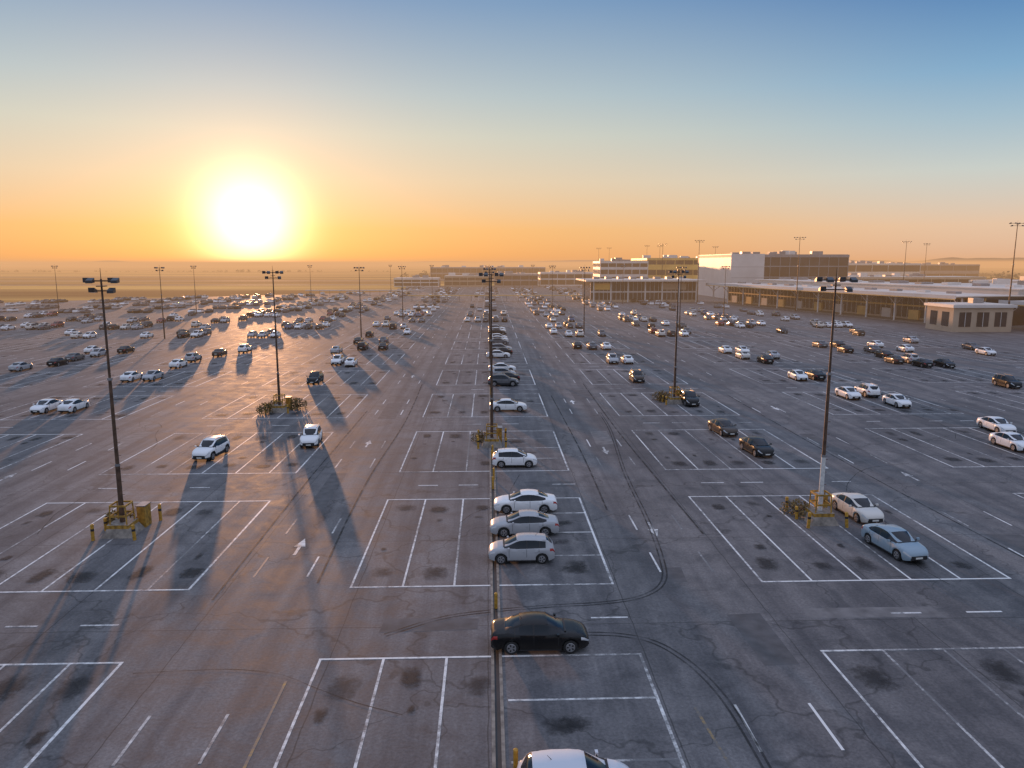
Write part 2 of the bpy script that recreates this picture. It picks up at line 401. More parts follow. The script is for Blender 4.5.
# ---------------------------------------------------------------- markings
def m_mark(name,col,wear):
    m=bpy.data.materials.new(name); t,N,L,b=nt(m)
    b.inputs['Roughness'].default_value=.6
    tc=N.new('ShaderNodeTexCoord'); n=N.new('ShaderNodeTexNoise'); n.inputs['Scale'].default_value=2.2; n.inputs['Detail'].default_value=5; n.inputs['Roughness'].default_value=.75
    n2=N.new('ShaderNodeTexNoise'); n2.inputs['Scale'].default_value=.12; n2.inputs['Detail'].default_value=2
    L.new(tc.outputs['Object'],n.inputs['Vector']); L.new(tc.outputs['Object'],n2.inputs['Vector'])
    ad=N.new('ShaderNodeMath'); ad.operation='ADD'; L.new(n.outputs['Fac'],ad.inputs[0]); L.new(n2.outputs['Fac'],ad.inputs[1])
    mr=N.new('ShaderNodeMapRange'); mr.inputs['From Min'].default_value=wear; mr.inputs['From Max'].default_value=wear+.25
    mr.inputs['To Min'].default_value=.06; mr.inputs['To Max'].default_value=.95
    L.new(ad.outputs[0],mr.inputs['Value'])
    mx=N.new('ShaderNodeMix'); mx.data_type='RGBA'; L.new(mr.outputs[0],mx.inputs[0]); mx.inputs[6].default_value=(.13,.127,.13,1); mx.inputs[7].default_value=col
    L.new(mx.outputs[2],b.inputs['Base Color'])
    return m
M['white']=m_mark('worn_white_line_paint',(.82,.81,.79,1),.83)
M['white2']=m_mark('faded_white_line_paint',(.70,.69,.67,1),.95)
M['yline']=m_mark('faded_yellow_line_paint',(.45,.27,.05,1),1.0)
mk=MB(); z=.004
def line(x0,y0,x1,y1,w=.14,k='white'):
    d=Vector((x1-x0,y1-y0)).normalized(); n=Vector((-d.y,d.x))*w/2
    mk.poly([(x0-n.x,y0-n.y,z),(x1-n.x,y1-n.y,z),(x1+n.x,y1+n.y,z),(x0+n.x,y0+n.y,z)],k)
stains=[]
for (xl,xr,sp) in cols:
    for j in range(-2,24):
        ys=Y0+PER*j; ye=ys+DEP
        if not in_lot((xl+xr)/2,ye): continue
        e=.07
        line(xl-e,ys,xr+e,ys); line(xl-e,ye,xr+e,ye)
        centre=abs(sp-.3)<.1
        k=0; x=xl
        while x<xr-.5:
            if centre and x>-.5: break
            line(x,ys+e+.002,x,ye-e-.002,.12,'white' if (x==xl or (k*7+j)%5) else 'white2'); 
            for yy in(ys+2.3,ye-2.1):
                if ys<190 and R.random()<.9: stains.append((x+1.45+R.uniform(-.3,.3),yy+R.uniform(-.5,.5),R.uniform(.42,.78),R.uniform(.55,1.1)))
                if ys<140 and R.random()<.5: stains.append((x+1.45+R.uniform(-.7,.7),yy+R.uniform(1.5,3.5)*(1 if yy<ys+5 else -1),R.uniform(.15,.4),R.uniform(.2,.6)))
            x+=2.9;k+=1
        line(xr,ys+e+.002,xr,ye-e-.002)
        if centre:
            for o in(4.2,8.2,12.1):
                line(.75,ys+o,xr-e-.002,ys+o,.13,'white' if j<1 and o>12 else 'white2')
                for q in range(2):
                    if R.random()<.8: stains.append((R.uniform(2.6,5.8),ys+o-R.uniform(1.2,2.4),R.uniform(.5,.9),R.uniform(.35,.7)))
        yc=ye+(PER-DEP)/2-.2 
        for dx in(2.0,5.3,9.3,13.0):
            if R.random()<.7: line(xl+dx,yc,xl+dx+R.choice([1.6,1.9]),yc,.14)
        for ax in(xr+3.1,xr+6.2):
            for dy in(1.5,8.5):
                line(ax,ys+dy,ax,ys+dy+3.0,.12,'white' if R.random()<.5 else 'white2')
def arrow(x,y,s=1,d=1):
    p=[(-.1,-1.4),(.1,-1.4),(.1,.0),(.36,.0),(0,1.4),(-.36,.0),(-.1,.0)]
    mk.poly([(x+a*s*d,y+d*b_*s,z+.0) for a,b_ in p],'white')
for x,y,d in[(11.2,48,-1),(-12.2,45.6,1),(11.3,69.5,-1),(-12.2,73,1),(11,95,1),(-12.2,118,1),(36,60,1),(36,90,-1),(-41,62,1),(62,80,-1),(11.2,22,1)]: arrow(x,y,1,d)
line(9.0,20,8.4,27.5,.12,'yline'); line(-8.9,20,-8.9,30,.12,'yline')
mk.obj('parking_markings')

m=bpy.data.materials.new('oil_stain'); t,N,L,b=nt(m); M['stain']=m
b.inputs['Base Color'].default_value=(.016,.015,.016,1); b.inputs['Roughness'].default_value=.7
uv=N.new('ShaderNodeTexCoord')
su=N.new('ShaderNodeVectorMath'); su.operation='SUBTRACT'; su.inputs[1].default_value=(.5,.5,0); L.new(uv.outputs['UV'],su.inputs[0])
se=N.new('ShaderNodeSeparateXYZ'); L.new(su.outputs[0],se.inputs[0])
def mth(op,a,b_=None):
    x=N.new('ShaderNodeMath'); x.operation=op
    for i,v in enumerate((a,b_)):
        if v is None: continue
        if isinstance(v,(int,float)): x.inputs[i].default_value=v
        else: L.new(v,x.inputs[i])
    return x.outputs[0]
u3=mth('POWER',mth('ABSOLUTE',se.outputs['X']),3.0); v3=mth('POWER',mth('ABSOLUTE',se.outputs['Y']),3.0)
sq=mth('POWER',mth('ADD',u3,v3),1/3)
n=N.new('ShaderNodeTexNoise'); n.inputs['Scale'].default_value=2.6; n.inputs['Detail'].default_value=5; n.inputs['Roughness'].default_value=.75; L.new(uv.outputs['Object'],n.inputs['Vector'])
val=mth('ADD',sq,mth('MULTIPLY',n.outputs['Fac'],.75))
mr=N.new('ShaderNodeMapRange'); mr.inputs['From Min'].default_value=.82; mr.inputs['From Max'].default_value=.48; mr.inputs['To Min'].default_value=0; mr.inputs['To Max'].default_value=.92
ed=N.new('ShaderNodeMapRange'); ed.inputs['From Min'].default_value=.495; ed.inputs['From Max'].default_value=.36; L.new(sq,ed.inputs['Value'])
# some stains are old and faint, some fresh
n5=N.new('ShaderNodeTexNoise'); n5.inputs['Scale'].default_value=.35; n5.inputs['Detail'].default_value=0; L.new(uv.outputs['Object'],n5.inputs['Vector'])
fr=N.new('ShaderNodeMapRange'); fr.inputs['From Min'].default_value=.35; fr.inputs['From Max'].default_value=.62; fr.inputs['To Min'].default_value=.45; fr.inputs['To Max'].default_value=1; L.new(n5.outputs['Fac'],fr.inputs['Value'])
L.new(val,mr.inputs['Value']); L.new(mth('MULTIPLY',mth('MULTIPLY',mr.outputs[0],ed.outputs[0]),fr.outputs[0]),b.inputs['Alpha'])
sb=MB()
for i,(x,y,a,c) in enumerate(stains):
    a*=1.35;c*=1.35; th=R.uniform(-.12,.12)
    pts=[]
    for u,v in((-1,-1),(1,-1),(1,1),(-1,1)): pts.append((x+(u*a*math.cos(th)-v*c*math.sin(th)),y+(u*a*math.sin(th)+v*c*math.cos(th)),.0075+(i%9)*.0003))
    sb.poly(pts,'stain')
so=sb.obj('oil_stains'); ul=so.data.uv_layers.new(name='UVMap')
for p in so.data.polygons:
    for li,c in zip(p.loop_indices,((0,0),(1,0),(1,1),(0,1))): ul.data[li].uv=c

def m_tyremark():
    m=bpy.data.materials.new('tyre_mark_rubber'); t,N,L,b=nt(m)
    b.inputs['Base Color'].default_value=(.02,.02,.02,1); b.inputs['Roughness'].default_value=.7
    tc=N.new('ShaderNodeTexCoord'); n=N.new('ShaderNodeTexNoise'); n.inputs['Scale'].default_value=.8; n.inputs['Detail'].default_value=4; L.new(tc.outputs['Object'],n.inputs['Vector'])
    mr=N.new('ShaderNodeMapRange'); mr.inputs['From Min'].default_value=.35; mr.inputs['From Max'].default_value=.62; mr.inputs['To Min'].default_value=.12; mr.inputs['To Max'].default_value=.8
    L.new(n.outputs['Fac'],mr.inputs['Value']); L.new(mr.outputs[0],b.inputs['Alpha']); return m
M['tmark']=m_tyremark()
def catmull(P,n=10):
    out=[];Q=[P[0]]+P+[P[-1]]
    for i in range(1,len(Q)-2):
        for k in range(n):
            t=k/n;r=[]
            for d in(0,1):
                a,b_,c,e=Q[i-1][d],Q[i][d],Q[i+1][d],Q[i+2][d]
                r.append(.5*((2*b_)+(-a+c)*t+(2*a-5*b_+4*c-e)*t*t+(-a+3*b_-3*c+e)*t**3))
            out.append(tuple(r))
    out.append(P[-1]); return out
tm=MB()
def ribbon(P,w,off=0,k='tmark',zz=.0115):
    C=catmull(P); prev=None
    for i,p in enumerate(C):
        q=C[min(i+1,len(C)-1)];o=C[max(i-1,0)]
        d=Vector((q[0]-o[0],q[1]-o[1])).normalized(); n=Vector((-d.y,d.x))
        a=(p[0]+n.x*(off-w/2),p[1]+n.y*(off-w/2),zz);c=(p[0]+n.x*(off+w/2),p[1]+n.y*(off+w/2),zz)
        if prev: tm.poly([prev[0],a,c,prev[1]],k)
        prev=(a,c)
pA=[(4.6,33.6),(6.4,33.4),(7.9,32.6),(9,30.7),(9.6,28.4),(9.8,25.8),(9.8,22.5),(9.5,16)]
pB=[(13.4,88),(13.1,78),(11.7,62),(11.1,50),(10.5,43),(9.8,39.6),(8.2,37.8),(5.8,37.1),(2.7,36.8),(-2,35.9),(-5.2,34)]
for P,offs in((pA,(0,.28)),(pB,(0,.25))):
    for o in offs: ribbon(P,.10,o)
ribbon([(14.3,110),(14.0,80),(14.2,60),(14.4,47)],.16,0,zz=.0125); ribbon([(8.6,100),(8.9,70),(8.7,52)],.14,0,zz=.0125)
ribbon([(-10,110),(-9.6,84),(-10.2,60),(-9.8,40)],.14,0,zz=.0125)
ribbon([(-15,90),(-15.2,60),(-15.0,38)],.12,0,zz=.0125); ribbon([(33,100),(32.6,60),(33.5,30)],.14,0,zz=.0125)
# wandering crack-sealer lines
rs=random.Random(21)
for i in range(16):
    x=rs.uniform(-45,50); y=rs.uniform(24,90); a=rs.choice([0,1.57])+rs.uniform(-.35,.35); P=[]
    for k in range(7):
        P.append((x,y)); a+=rs.uniform(-.35,.35); x+=math.cos(a)*2.2; y+=math.sin(a)*2.2
    ribbon(P,.055,0,zz=.0132+i*.0001)
tm.obj('tyre_marks')
dr=MB()
for j in range(24):
    y0=10+j*23.25
    dr.box((.12,y0+11.6,.012),(.14,23.2,.024),'conc'); dr.box((.48,y0+11.6,.012),(.14,23.2,.024),'conc'); dr.box((.30,y0+11.6,.006),(.218,23.2,.010),'tar')
dr.obj('drain_channel')

# ---------------------------------------------------------------- lamps
def lamp(x,y,h=17.0,big=False,near=True,rot=0,white=False):
    b=MB(); r=.17 if not big else .26
    n=12 if near else 8
    b.tube((0,0,.0),(0,0,h*.28),r,r*.86,'polew' if white else 'pole',n)
    b.tube((0,0,h*.28),(0,0,h*.62),r*.72,r*.6,'pole',n); b.tube((0,0,h*.62),(0,0,h),r*.5,r*.34,'pole',n)
    for zz in(h*.28,h*.62): b.tube((0,0,zz-.08),(0,0,zz+.08),r*.98,r*.98,'poleg',n)
    b.box((0,0,.35),(.34,.06,.5),'poleg')
    w=1.0 if not big else 1.9
    b.box((0,0,h-.12),(2*w,.09,.09),'pole'); b.box((0,0,h-.75),(1.5*w,.08,.08),'pole')
    b.box((0,0,h-.45),(.5,.5,.06),'pole')
    for zz,ps in((h-.12,(-1,-.5,.5,1)),(h-.75,(-.72,.72))):
        for i,p in enumerate(ps):
            px=p*w; s=-1 if i%2 else 1
            b.box((px,s*.16,zz+.02),(.06,.3,.06),'pole')
            hx=.19
            y0,y1=s*.2,s*.66
            b.poly([(px-hx,y0,zz+.20),(px+hx,y0,zz+.20),(px+hx,y1,zz+.04),(px-hx,y1,zz+.04)],'flood')
            b.poly([(px-hx,y0,zz-.10),(px+hx,y0,zz-.10),(px+hx,y1,zz-.14),(px-hx,y1,zz-.14)],'lens')
            b.poly([(px-hx,y1,zz+.04),(px+hx,y1,zz+.04),(px+hx,y1,zz-.14),(px-hx,y1,zz-.14)],'flood')
            b.poly([(px-hx,y0,zz+.20),(px+hx,y0,zz+.20),(px+hx,y0,zz-.10),(px-hx,y0,zz-.10)],'flood')
            for sx in(-1,1): b.poly([(px+sx*hx,y0,zz+.20),(px+sx*hx,y1,zz+.04),(px+sx*hx,y1,zz-.14),(px+sx*hx,y0,zz-.10)],'flood')
    b.tube((0,0,h),(0,0,h+.7),.025,.012,'pole',5)
    if near:
        for i in range(14): b.box((r+.04,0,1.8+i*.9),(.16,.03,.03),'pole')
    o=b.obj('street_lamp',(x,y,0),rot,40)
    return o
def lamp_base(x,y,shrub=True):
    b=MB()
    lo,hi=1.0,.72
    P0=[(-lo,-lo,0),(lo,-lo,0),(lo,lo,0),(-lo,lo,0)];P1=[(-hi,-hi,.55),(hi,-hi,.55),(hi,hi,.55),(-hi,hi,.55)]
    P2=[(-hi,-hi,.8),(hi,-hi,.8),(hi,hi,.8),(-hi,hi,.8)]
    for i in range(4):
        j=(i+1)%4; b.poly([P0[i],P0[j],P1[j],P1[i]],'conc'); b.poly([P1[i],P1[j],P2[j],P2[i]],'yellow')
    b.poly(P2,'conc')
    for sx in(-1,1):
        for sy in(-1,1): b.tube((sx*.55,sy*.55,.8),(sx*.5,sy*.5,2.1),.05,.05,'yellow',8)
    for zz in(1.35,2.05):
        for s in(-1,1):
            b.box((0,s*.53,zz),(1.0,.06,.12),'yellow'); b.box((s*.53,0,zz+.005),(.06,.99,.11),'yellow')
    b.box((.75,1.5,.75),(.55,.9,1.5),'yellow'); b.box((.75,1.5,1.53),(.65,1.0,.06),'poleg')
    b.box((-.2,1.6,.3),(.8,.5,.6),'conc')
    b.obj('lamp_base',(x,y,.0),0)
    for dx,dy,hh in((-1.35,-1.3,1.1),(1.35,-1.3,1.05),(1.4,2.5,1.15),(-1.35,2.4,1.0),(-1.4,.5,.9)):
        c=MB(); c.tube((0,0,0),(0,0,hh*.6),.11,.11,'ypost',12); c.tube((0,0,hh*.6),(0,0,hh*.75),.112,.112,'trim',12)
        c.tube((0,0,hh*.75),(0,0,hh),.11,.11,'ypost',12); c.tube((0,0,hh),(0,0,hh+.05),.11,.04,'ypost',12)
        q=c.obj('bollard',(x+dx,y+dy,0),0,40); q.rotation_euler=(R.uniform(-.06,.06),R.uniform(-.06,.06),0)
    if shrub: shrub_at(x-1.0,y+1.4,1.1)
def shrub_at(x,y,s):
    b=MB()
    for i in range(9):
        a=R.uniform(0,6.28); b.tube((0,0,0),(math.cos(a)*.5*s,math.sin(a)*.5*s,R.uniform(.5,1)*s),.02,.006,'bark',4)
    for i in range(420):
        a=R.uniform(0,6.28);rr=R.random()**.5*.85*s*(1+.3*math.sin(3*a)); zz=R.uniform(.05,1.05)*s*(1-.4*(rr/s)**2)
        c=Vector((math.cos(a)*rr,math.sin(a)*rr,zz)); u=Vector((R.uniform(-1,1),R.uniform(-1,1),R.uniform(-1,1))).normalized()*.10*s
        w=u.orthogonal().normalized()*.05*s
        b.poly([c-u,c+w,c+u,c-w],'leaf')
    b.obj('shrub',(x,y,0),0)
lamp(-24.7,48.4,17,white=False,rot=.1); lamp_base(-24.7,48.4)
lamp(23.3,49.2,17,white=True,rot=-.15); lamp_base(23.3,49.2)
lamp(-25.7,90,17,rot=.3); lamp_base(-25.7,90); shrub_at(-24,91.6,1.3); shrub_at(-27.2,89,1.2)
lamp(24.2,94,17,rot=-.2); lamp_base(24.2,94); shrub_at(23,95.6,1.3)
lamp(.3,72,17,rot=0); lamp_base(.3,72,True)
for x,y in[(.3,140),(.3,232),(-30.7,179),(-27,235),(24.2,186),(24.2,280),(-105,270),(-157,276),(-78,180),(49.6,190),(75.5,235),(-78,330),(-27,360),(24,400),(-52,400),(60,330),(-127,190)]:
    lamp(x,y,17,near=False,rot=R.uniform(-.4,.4))
for x,y,h in[(140,195,28.5),(116,276,27.5),(203,358,28.5),(94,331,28),(153,500,29),(92,392,28),(120,520,30),(89,600,30),(104,640,31),(128,600,32),(250,420,29)]:
    lamp(x,y,h,big=True,near=False,rot=R.uniform(-.5,.5))
for y in(36.6,57.5,60,66.5,68.5,75,79.5,84,98,101,23.9):
    c=MB(); hh=R.uniform(.8,1.1); c.tube((0,0,0),(0,0,hh),.09,.09,'ypost',12); c.tube((0,0,hh),(0,0,hh+.05),.09,.04,'ypost',12)
    c.obj('bollard',(.3+R.uniform(-.1,.1) if y!=23.9 else .9,y,0),0,40)

# ---------------------------------------------------------------- buildings
def building(name,x0,x1,y0,y1,h,storeys,wall,glass='bglass',roof='roof',bay=4.0,parapet=.8,solid=0,rz=0,plant=True,swall='wallw',ww=.36,mull=.35):
    w,d=x1-x0,y1-y0; b=MB(); fh=h/storeys
    b.box((0,0,h/2),(w-.5,d-.5,h-.2),glass)
    for s in range(storeys):
        z0=s*fh; b.box((0,0,z0+fh*ww/2+.0),(w,d,fh*ww),wall)
    b.box((0,0,h+parapet/2-.35),(w+.3,d+.3,parapet+.5),wall)
    b.box((0,0,h+parapet-.05),(w-.6,d-.6,.2),roof)
    nx=max(2,int(w/bay)); ny=max(2,int(d/bay))
    for i in range(nx+1):
        for s in(-1,1): b.box((-w/2+.2+i*(w-.4)/nx,s*(d/2-.1),h/2),(mull,.36,h-.3),wall)
    for i in range(ny+1):
        for s in(-1,1): b.box((s*(w/2-.1),-d/2+.2+i*(d-.4)/ny,h/2),(.36,mull,h-.3),wall)
    if solid:
        b.box((-w/2+solid/2-.1,-.0,h/2+.3),(solid,d+.9,h+1.6),swall)
        for q in range(3): b.box((-w/2+solid/2-.1,-d/2-.47,h*(.25+.25*q)),(solid-1,.06,.12),'wallg')
    if plant:
        for i in range(int(w*d/260)+2):
            px,py=R.uniform(-w*.4,w*.4),R.uniform(-d*.35,d*.35); hz=R.uniform(1,2.4)
            b.box((px,py,h+parapet+hz/2),(R.uniform(2,6),R.uniform(2,4),hz),R.choice(['wallg','poleg','wallw']))
    return b.obj(name,((x0+x1)/2,(y0+y1)/2,0),rz)
building('airport_terminal',122,182,372,430,21.5,4,'wallg',solid=17,bay=5,ww=.10,mull=.22)
building('terminal_office_block',72,103,478,510,18.5,4,'wallw',bay=5)
building('terminal_wing',104,165,486,540,20.5,3,'wally',bay=6,ww=.5)
# glass-fronted concourse with an oversailing roof
cb=MB(); w_,d_,h_=50,31,9.6
cb.box((0,0,h_/2),(w_,d_,h_),'bglass'); cb.box((0,-1.5,h_+.35),(w_+6,d_+8,.7),'roofw'); cb.box((0,-5.6,h_+.3),(w_+6.2,.25,1.1),'wallw')
cb.box((0,-d_/2-.15,4.7),(w_+.2,.4,.7),'wallw'); cb.box((0,-d_/2-.2,.5),(w_+.2,.5,1.0),'wallb')
for i in range(26): cb.box((-w_/2+i*2,-d_/2-.1,h_/2),(.16,.25,h_-.1),'wallw')
for i in range(7): cb.tube((-w_/2+1+i*8,-d_/2-3.2,0),(-w_/2+1+i*8,-d_/2-3.2,h_),.28,.28,'wallw',10)
for i in range(8): cb.box((-20+i*6,2,h_+1.2),(3,4,1.2),R.choice(['wallg','poleg','wallw']))
cb.box((-20,-d_/2-.3,7.2),(8,.4,3.0),'wally'); cb.box((14,-d_/2-.3,7.2),(12,.4,3.0),'wallb')
cb.obj('terminal_concourse',(73,362.5,0))
kb=MB(); kb.box((0,0,3.2),(16,12,6.4),'wallb'); kb.box((0,0,6.75),(17.2,13.2,.7),'wallw')
kb.box((0,0,7.15),(16,12,.15),'roofw')
for i in range(3): kb.box((-4.8+i*4.8,-6.03,3.3),(3.2,.1,3.8),'bglass'); kb.box((-4.8+i*4.8,-6.1,3.3),(.12,.1,3.8),'wallw')
for i in range(2): kb.box((-8.03,-2.6+i*5.2,3.3),(.1,3.0,3.8),'bglass')
kb.box((3,2,7.9),(3,2.2,1.4),'poleg'); kb.obj('airport_kiosk_building',(130.5,197,0))
building('airport_hangar',230,330,560,620,17,2,'wallw',bay=12,roof='roofw')
building('warehouse',200,300,440,470,9,2,'wallb',bay=8,roof='roofw')
building('warehouse',330,470,700,760,16,2,'wallg',bay=12,roof='roofw')
building('warehouse',210,262,300,340,8,2,'wallw',bay=8,roof='roofw')
building('warehouse',420,560,520,560,10,2,'wallb',bay=10,roof='roof')
building('warehouse',270,350,380,410,8,2,'wallw',bay=8,roof='roofw')
for x0,x1,y0,h,wm in[(-72,-38,572,6.0,'wallw'),(-34,2,580,7.5,'wallb'),(5,38,568,9,'wallg'),(41,88,585,10,'wallw'),(-60,60,780,13,'wallg')]:
    building('low_office_building',x0,x1,y0,y0+25,h,2,wm,bay=6,roof='roofw',ww=.25)
def canopy(name,ax,ay,bx,by,width,h,step=12):
    L_=math.hypot(bx-ax,by-ay); th=math.atan2(by-ay,bx-ax); b=MB()
    b.box((L_/2,width/2-1,h-.3),(L_,width+2,.3),'soffit'); b.box((L_/2,width/2-1,h+.02),(L_+.6,width+2.6,.3),'roofw')
    b.box((L_/2,-2.45,h-.1),(L_+.8,.25,1.0),'wallw'); b.box((L_/2,-2.62,h-.75),(L_+.8,.10,.25),'fascia')
    n=int(L_/12)
    for i in range(n+1):
        x=.8+i*(L_-1.6)/n
        b.tube((x,1.0,0),(x,1.0,h-.45),.3,.3,'wallw',10)
        b.tube((x,1.0,h*.6),(x,-2.2,h-.5),.14,.14,'wallw',6); b.tube((x,1.0,h*.6),(x,5.0,h-.5),.14,.14,'wallw',6)
    # glazed frontage: sill, transom, mullions, warm door portals
    b.box((L_/2,width/2+4,(h-.5)/2),(L_-1,width-10,h-.5),'bglass')
    b.box((L_/2,8.9,.35),(L_-.8,.35,.7),'wallb'); b.box((L_/2,8.9,h*.52),(L_-.8,.3,.5),'fascia'); b.box((L_/2,8.9,h-.9),(L_-.8,.3,.7),'fascia')
    nm_=int(L_/2.4)
    for i in range(nm_+1): b.box((.6+i*(L_-1.2)/nm_,8.92,(h-.6)/2),(.14,.2,h-.6),'wallw')
    for i in range(n): b.box((7+i*12,8.6,1.6),(4.2,.8,3.2),'fascia' if i%2 else 'wallw')
    b.box((L_/2,4,.08),(L_,9,.16),'conc')
    b.box((L_/2,width*.62,h+.9),(L_*.96,width*.42,1.5),'wallw'); b.box((L_/2,width*.62,h+1.8),(L_*.98,width*.46,.3),'roofw')
    for i in range(n):
        b.box((6+i*12,width*.22,h+.5),(3.6,2.2,.7),R.choice(['wallg','poleg','wallw']))
        b.box((6+i*12,width*.62,h+2.3),(R.uniform(2,5),R.uniform(2,6),R.uniform(.6,1.3)),R.choice(['wallg','poleg','wallw']))
    return b.obj(name,(ax,ay,0),th)
canopy('terminal_canopy',104,344,134,206,56,8.6)
canopy('dropoff_canopy',146,204,158,120,50,7.4)
wc=MB()
for i in range(15):
    wc.tube((-34+i*5.6,0,0),(-34+i*5.6,0,2.9),.12,.12,'poleg',8)
wc.box((5.2,0,3.05),(82,3.2,.25),'wallg'); wc.box((5.2,-1.66,3.0),(82,.1,.45),'fascia'); wc.obj('covered_walkway',(8,352,0)) if False else wc.obj('covered_walkway',(-2,352,0))
wc=MB()
for i in range(12): wc.tube((-30+i*5.6,0,0),(-30+i*5.6,0,2.9),.12,.12,'poleg',8)
wc.box((1,0,3.05),(66,3.2,.25),'wallg'); wc.box((1,-1.66,3.0),(66,.1,.45),'wallw'); wc.obj('covered_walkway',(-70,420,0))

# ---------------------------------------------------------------- hills and tree masses
def hills(name,y,x0,x1,hmax,seed,mat,n=160,depth=900):
    b=MB(); r=random.Random(seed); ph=[r.uniform(0,6.28) for _ in range(7)]
    rows=[]
    for k,(dy,hf) in enumerate(((0,0),(depth*.3,.6),(depth*.6,1),(depth,.3))):
        row=[]
        for i in range(n+1):
            u=i/n; hh=sum(math.sin(u*6.28*f*1.7+ph[q])/f for q,f in enumerate((1,2,3,5,8,13,21)))
            hh=max(.12,.55+.3*hh)*hmax*hf*min(1,8*u,8*(1-u))
            row.append((x0+(x1-x0)*u,y+dy,hh-1))
        rows.append(row)
    for a,c in zip(rows,rows[1:]):
        for i in range(n): b.poly([a[i],a[i+1],c[i+1],c[i]],mat)
    b.obj(name,smooth=60)
M['hill']=simple('haze_tinted_hills',(.34,.22,.13),.95,0,.2,.002,0,.1)  # distance haze is mixed into the warm base colour of both hill materials
M['hill2']=simple('haze_tinted_far_hills',(.38,.26,.19),.95,0,.15,.001,0,.1)
hills('hills',4800,-5200,-600,34,3,'hill'); hills('hills',6200,-3000,6500,50,5,'hill2'); hills('hills',3600,900,5200,62,9,'hill')
def treeline(name,x0,y0,x1,y1,n,h,seed):
    b=MB(); r=random.Random(seed)
    for i in range(n):
        u=r.random(); cx=x0+(x1-x0)*u+r.uniform(-8,8);cy=y0+(y1-y0)*u+r.uniform(-12,12); hh=h*r.uniform(.5,1.1)*(.75+.25*math.sin(u*23+seed))
        b.tube((cx,cy,-.2),(cx,cy,hh*.5),.2,.08,'bark',5)
        for q in range(34):
            a=r.uniform(0,6.28);rr=hh*.7*r.random()**.5; zz=hh*(.08+.9*r.random()*max(.1,1-(rr/hh)**2*1.6))
            c=Vector((cx+math.cos(a)*rr,cy+math.sin(a)*rr,zz)); uu=Vector((r.uniform(-1,1),r.uniform(-1,1),r.uniform(-.6,.6))).normalized()*hh*.15
            w=uu.orthogonal().normalized()*hh*.11
            b.poly([c-uu,c+w,c+uu,c-w],'leafd')
    b.obj(name)
treeline('distant_trees',-1900,1500,-200,1600,200,6,1)
treeline('distant_trees',180,700,900,760,150,11,4)
treeline('distant_trees',-100,900,700,1000,150,11,6)
treeline('distant_trees',260,360,700,640,110,8,8)

# ---------------------------------------------------------------- low ground haze (volume over the airfield, emission standing in for scattered sunlight)
mh=bpy.data.materials.new('emissive_haze'); mh.use_nodes=True; t=mh.node_tree; N=t.nodes; L=t.links; N.clear()
o_=N.new('ShaderNodeOutputMaterial'); ab=N.new('ShaderNodeVolumeAbsorption'); em=N.new('ShaderNodeEmission'); ad=N.new('ShaderNodeAddShader')
SIG=.00065
ab.inputs['Color'].default_value=(0,0,0,1); ab.inputs['Density'].default_value=SIG
em.inputs['Color'].default_value=(.78,.42,.20,1); em.inputs['Strength'].default_value=SIG
L.new(ab.outputs[0],ad.inputs[0]); L.new(em.outputs[0],ad.inputs[1]); L.new(ad.outputs[0],o_.inputs['Volume'])
M['haze']=mh
hz=MB(); hz.box((0,4120,11.5),(16000,8000,25),'haze'); hz.obj('emissive_haze_volume')

# ---------------------------------------------------------------- sky + sun
EL=math.radians(2.9); AZ=math.radians(-17.3)
S=Vector((math.sin(AZ)*math.cos(EL),math.cos(AZ)*math.cos(EL),math.sin(EL)))
w=bpy.data.worlds.new('World'); scene.world=w; w.use_nodes=True
t=w.node_tree;N=t.nodes;L=t.links;N.clear()
out=N.new('ShaderNodeOutputWorld')
sky=N.new('ShaderNodeTexSky'); sky.sky_type='NISHITA'; sky.sun_disc=False; sky.sun_elevation=EL; sky.sun_rotation=AZ
sky.air_density=1; sky.dust_density=1.0; sky.ozone_density=1.5
bg=N.new('ShaderNodeBackground'); bg.inputs['Strength'].default_value=.010; L.new(sky.outputs[0],bg.inputs[0])
tc=N.new('ShaderNodeTexCoord'); nm=N.new('ShaderNodeVectorMath'); nm.operation='NORMALIZE'; L.new(tc.outputs['Generated'],nm.inputs[0])
sp=N.new('ShaderNodeSeparateXYZ'); L.new(nm.outputs[0],sp.inputs[0])
def math_(op,a,b_=None,clamp=False):
    m=N.new('ShaderNodeMath'); m.operation=op; m.use_clamp=clamp
    for i,v in enumerate((a,b_)):
        if v is None: continue
        if isinstance(v,(int,float)): m.inputs[i].default_value=v
        else: L.new(v,m.inputs[i])
    return m.outputs[0]
zf=math_('SQRT',math_('MAXIMUM',sp.outputs['Z'],0.0))
def ramp(stops):
    r=N.new('ShaderNodeValToRGB'); e=r.color_ramp.elements
    e[0].position=stops[0][0];e[0].color=stops[0][1]+(1,); e[1].position=stops[-1][0];e[1].color=stops[-1][1]+(1,)
    for p,c in stops[1:-1]: x=e.new(p); x.color=c+(1,)
    r.color_ramp.interpolation='LINEAR'
    L.new(zf,r.inputs[0]); return r.outputs[0]
tow=ramp([(0,(.82,.32,.08)),(.209,(.84,.46,.18)),(.323,(.74,.58,.40)),(.40,(.60,.60,.51)),(.456,(.45,.53,.55)),(.556,(.20,.33,.51)),(.68,(.14,.27,.48)),(.8,(.5,.58,.78)),(1,(.62,.68,.90))])  # upper stops of all ramps raised above the view to light the ground
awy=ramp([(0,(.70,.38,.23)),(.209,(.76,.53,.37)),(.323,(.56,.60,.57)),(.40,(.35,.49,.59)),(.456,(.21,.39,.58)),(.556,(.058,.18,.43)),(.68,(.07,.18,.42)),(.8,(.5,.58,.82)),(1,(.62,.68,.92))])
hv=N.new('ShaderNodeCombineXYZ'); L.new(sp.outputs['X'],hv.inputs[0]); L.new(sp.outputs['Y'],hv.inputs[1])
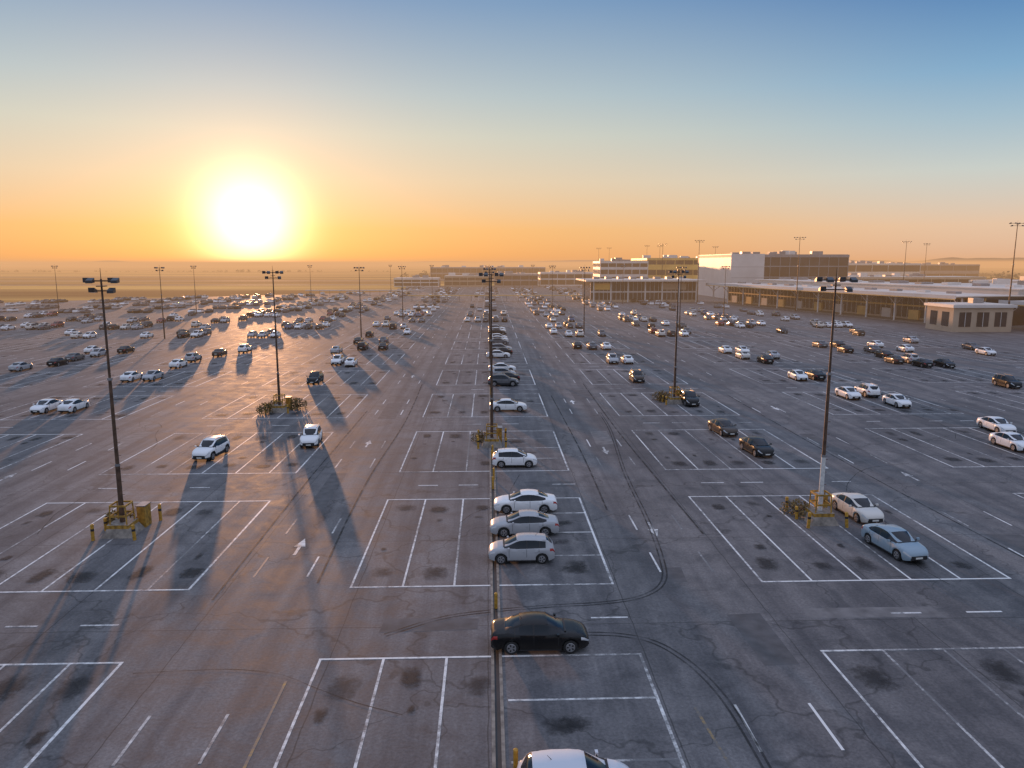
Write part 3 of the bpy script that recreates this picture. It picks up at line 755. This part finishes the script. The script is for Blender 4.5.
hn=N.new('ShaderNodeVectorMath'); hn.operation='NORMALIZE'; L.new(hv.outputs[0],hn.inputs[0])
hd=N.new('ShaderNodeVectorMath'); hd.operation='DOT_PRODUCT'; L.new(hn.outputs[0],hd.inputs[0]); hd.inputs[1].default_value=(math.sin(AZ),math.cos(AZ),0)
az=N.new('ShaderNodeMapRange'); az.interpolation_type='SMOOTHSTEP'; az.inputs['From Min'].default_value=.58; az.inputs['From Max'].default_value=1.0; L.new(hd.outputs['Value'],az.inputs['Value'])
mx=N.new('ShaderNodeMix'); mx.data_type='RGBA'; L.new(az.outputs[0],mx.inputs[0]); L.new(awy,mx.inputs[6]); L.new(tow,mx.inputs[7])
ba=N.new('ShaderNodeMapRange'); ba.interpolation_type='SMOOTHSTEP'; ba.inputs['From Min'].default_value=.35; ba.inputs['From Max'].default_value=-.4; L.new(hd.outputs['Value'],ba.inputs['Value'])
bk=ramp([(0,(.34,.32,.38)),(.25,(.42,.38,.44)),(.45,(.36,.42,.54)),(.7,(.36,.45,.62)),(.85,(.55,.62,.82)),(1,(.62,.68,.92))])  # unseen sky behind the camera, tinted bluish for car sides and ground
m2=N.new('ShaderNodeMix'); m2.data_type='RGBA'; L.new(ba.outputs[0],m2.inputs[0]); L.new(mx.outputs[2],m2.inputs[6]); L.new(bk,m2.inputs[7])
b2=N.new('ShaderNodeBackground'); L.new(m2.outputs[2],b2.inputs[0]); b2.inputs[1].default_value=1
dd=N.new('ShaderNodeVectorMath'); dd.operation='DOT_PRODUCT'; L.new(nm.outputs[0],dd.inputs[0]); dd.inputs[1].default_value=S
ang=math_('MULTIPLY',math_('ARCCOSINE',math_('MINIMUM',dd.outputs['Value'],1.0)),57.2958)
def expo(x): return math_('POWER',2.71828,x)
q=math_('DIVIDE',ang,2.9); core=math_('MULTIPLY',expo(math_('MULTIPLY',math_('MULTIPLY',q,q),-1.0)),3.0)
halo=math_('MULTIPLY',expo(math_('DIVIDE',ang,-5.0)),.75)
b3=N.new('ShaderNodeBackground'); b3.inputs[0].default_value=(1,.66,.38,1); L.new(core,b3.inputs[1])
b4=N.new('ShaderNodeBackground'); b4.inputs[0].default_value=(1,.42,.12,1); L.new(halo,b4.inputs[1])
def add(a,c):
    x=N.new('ShaderNodeAddShader'); L.new(a,x.inputs[0]); L.new(c,x.inputs[1]); return x.outputs[0]
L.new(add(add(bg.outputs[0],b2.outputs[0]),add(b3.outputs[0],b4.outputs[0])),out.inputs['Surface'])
sun=bpy.data.lights.new('sun','SUN'); sun.energy=4.2; sun.angle=math.radians(.8); sun.color=(1,.48,.21)
so=bpy.data.objects.new('sun',sun); COL.objects.link(so); so.rotation_euler=(-S).to_track_quat('-Z','Y').to_euler(); so.location=(-60,200,60)

# ---------------------------------------------------------------- camera
cam=bpy.data.cameras.new('camera'); cam.sensor_width=36; cam.lens=25.95; cam.clip_end=20000; cam.clip_start=.1
co=bpy.data.objects.new('camera',cam); COL.objects.link(co); co.location=(0,0,18)
co.rotation_euler=(math.radians(90-9.3),0,math.radians(-1.84)); scene.camera=co
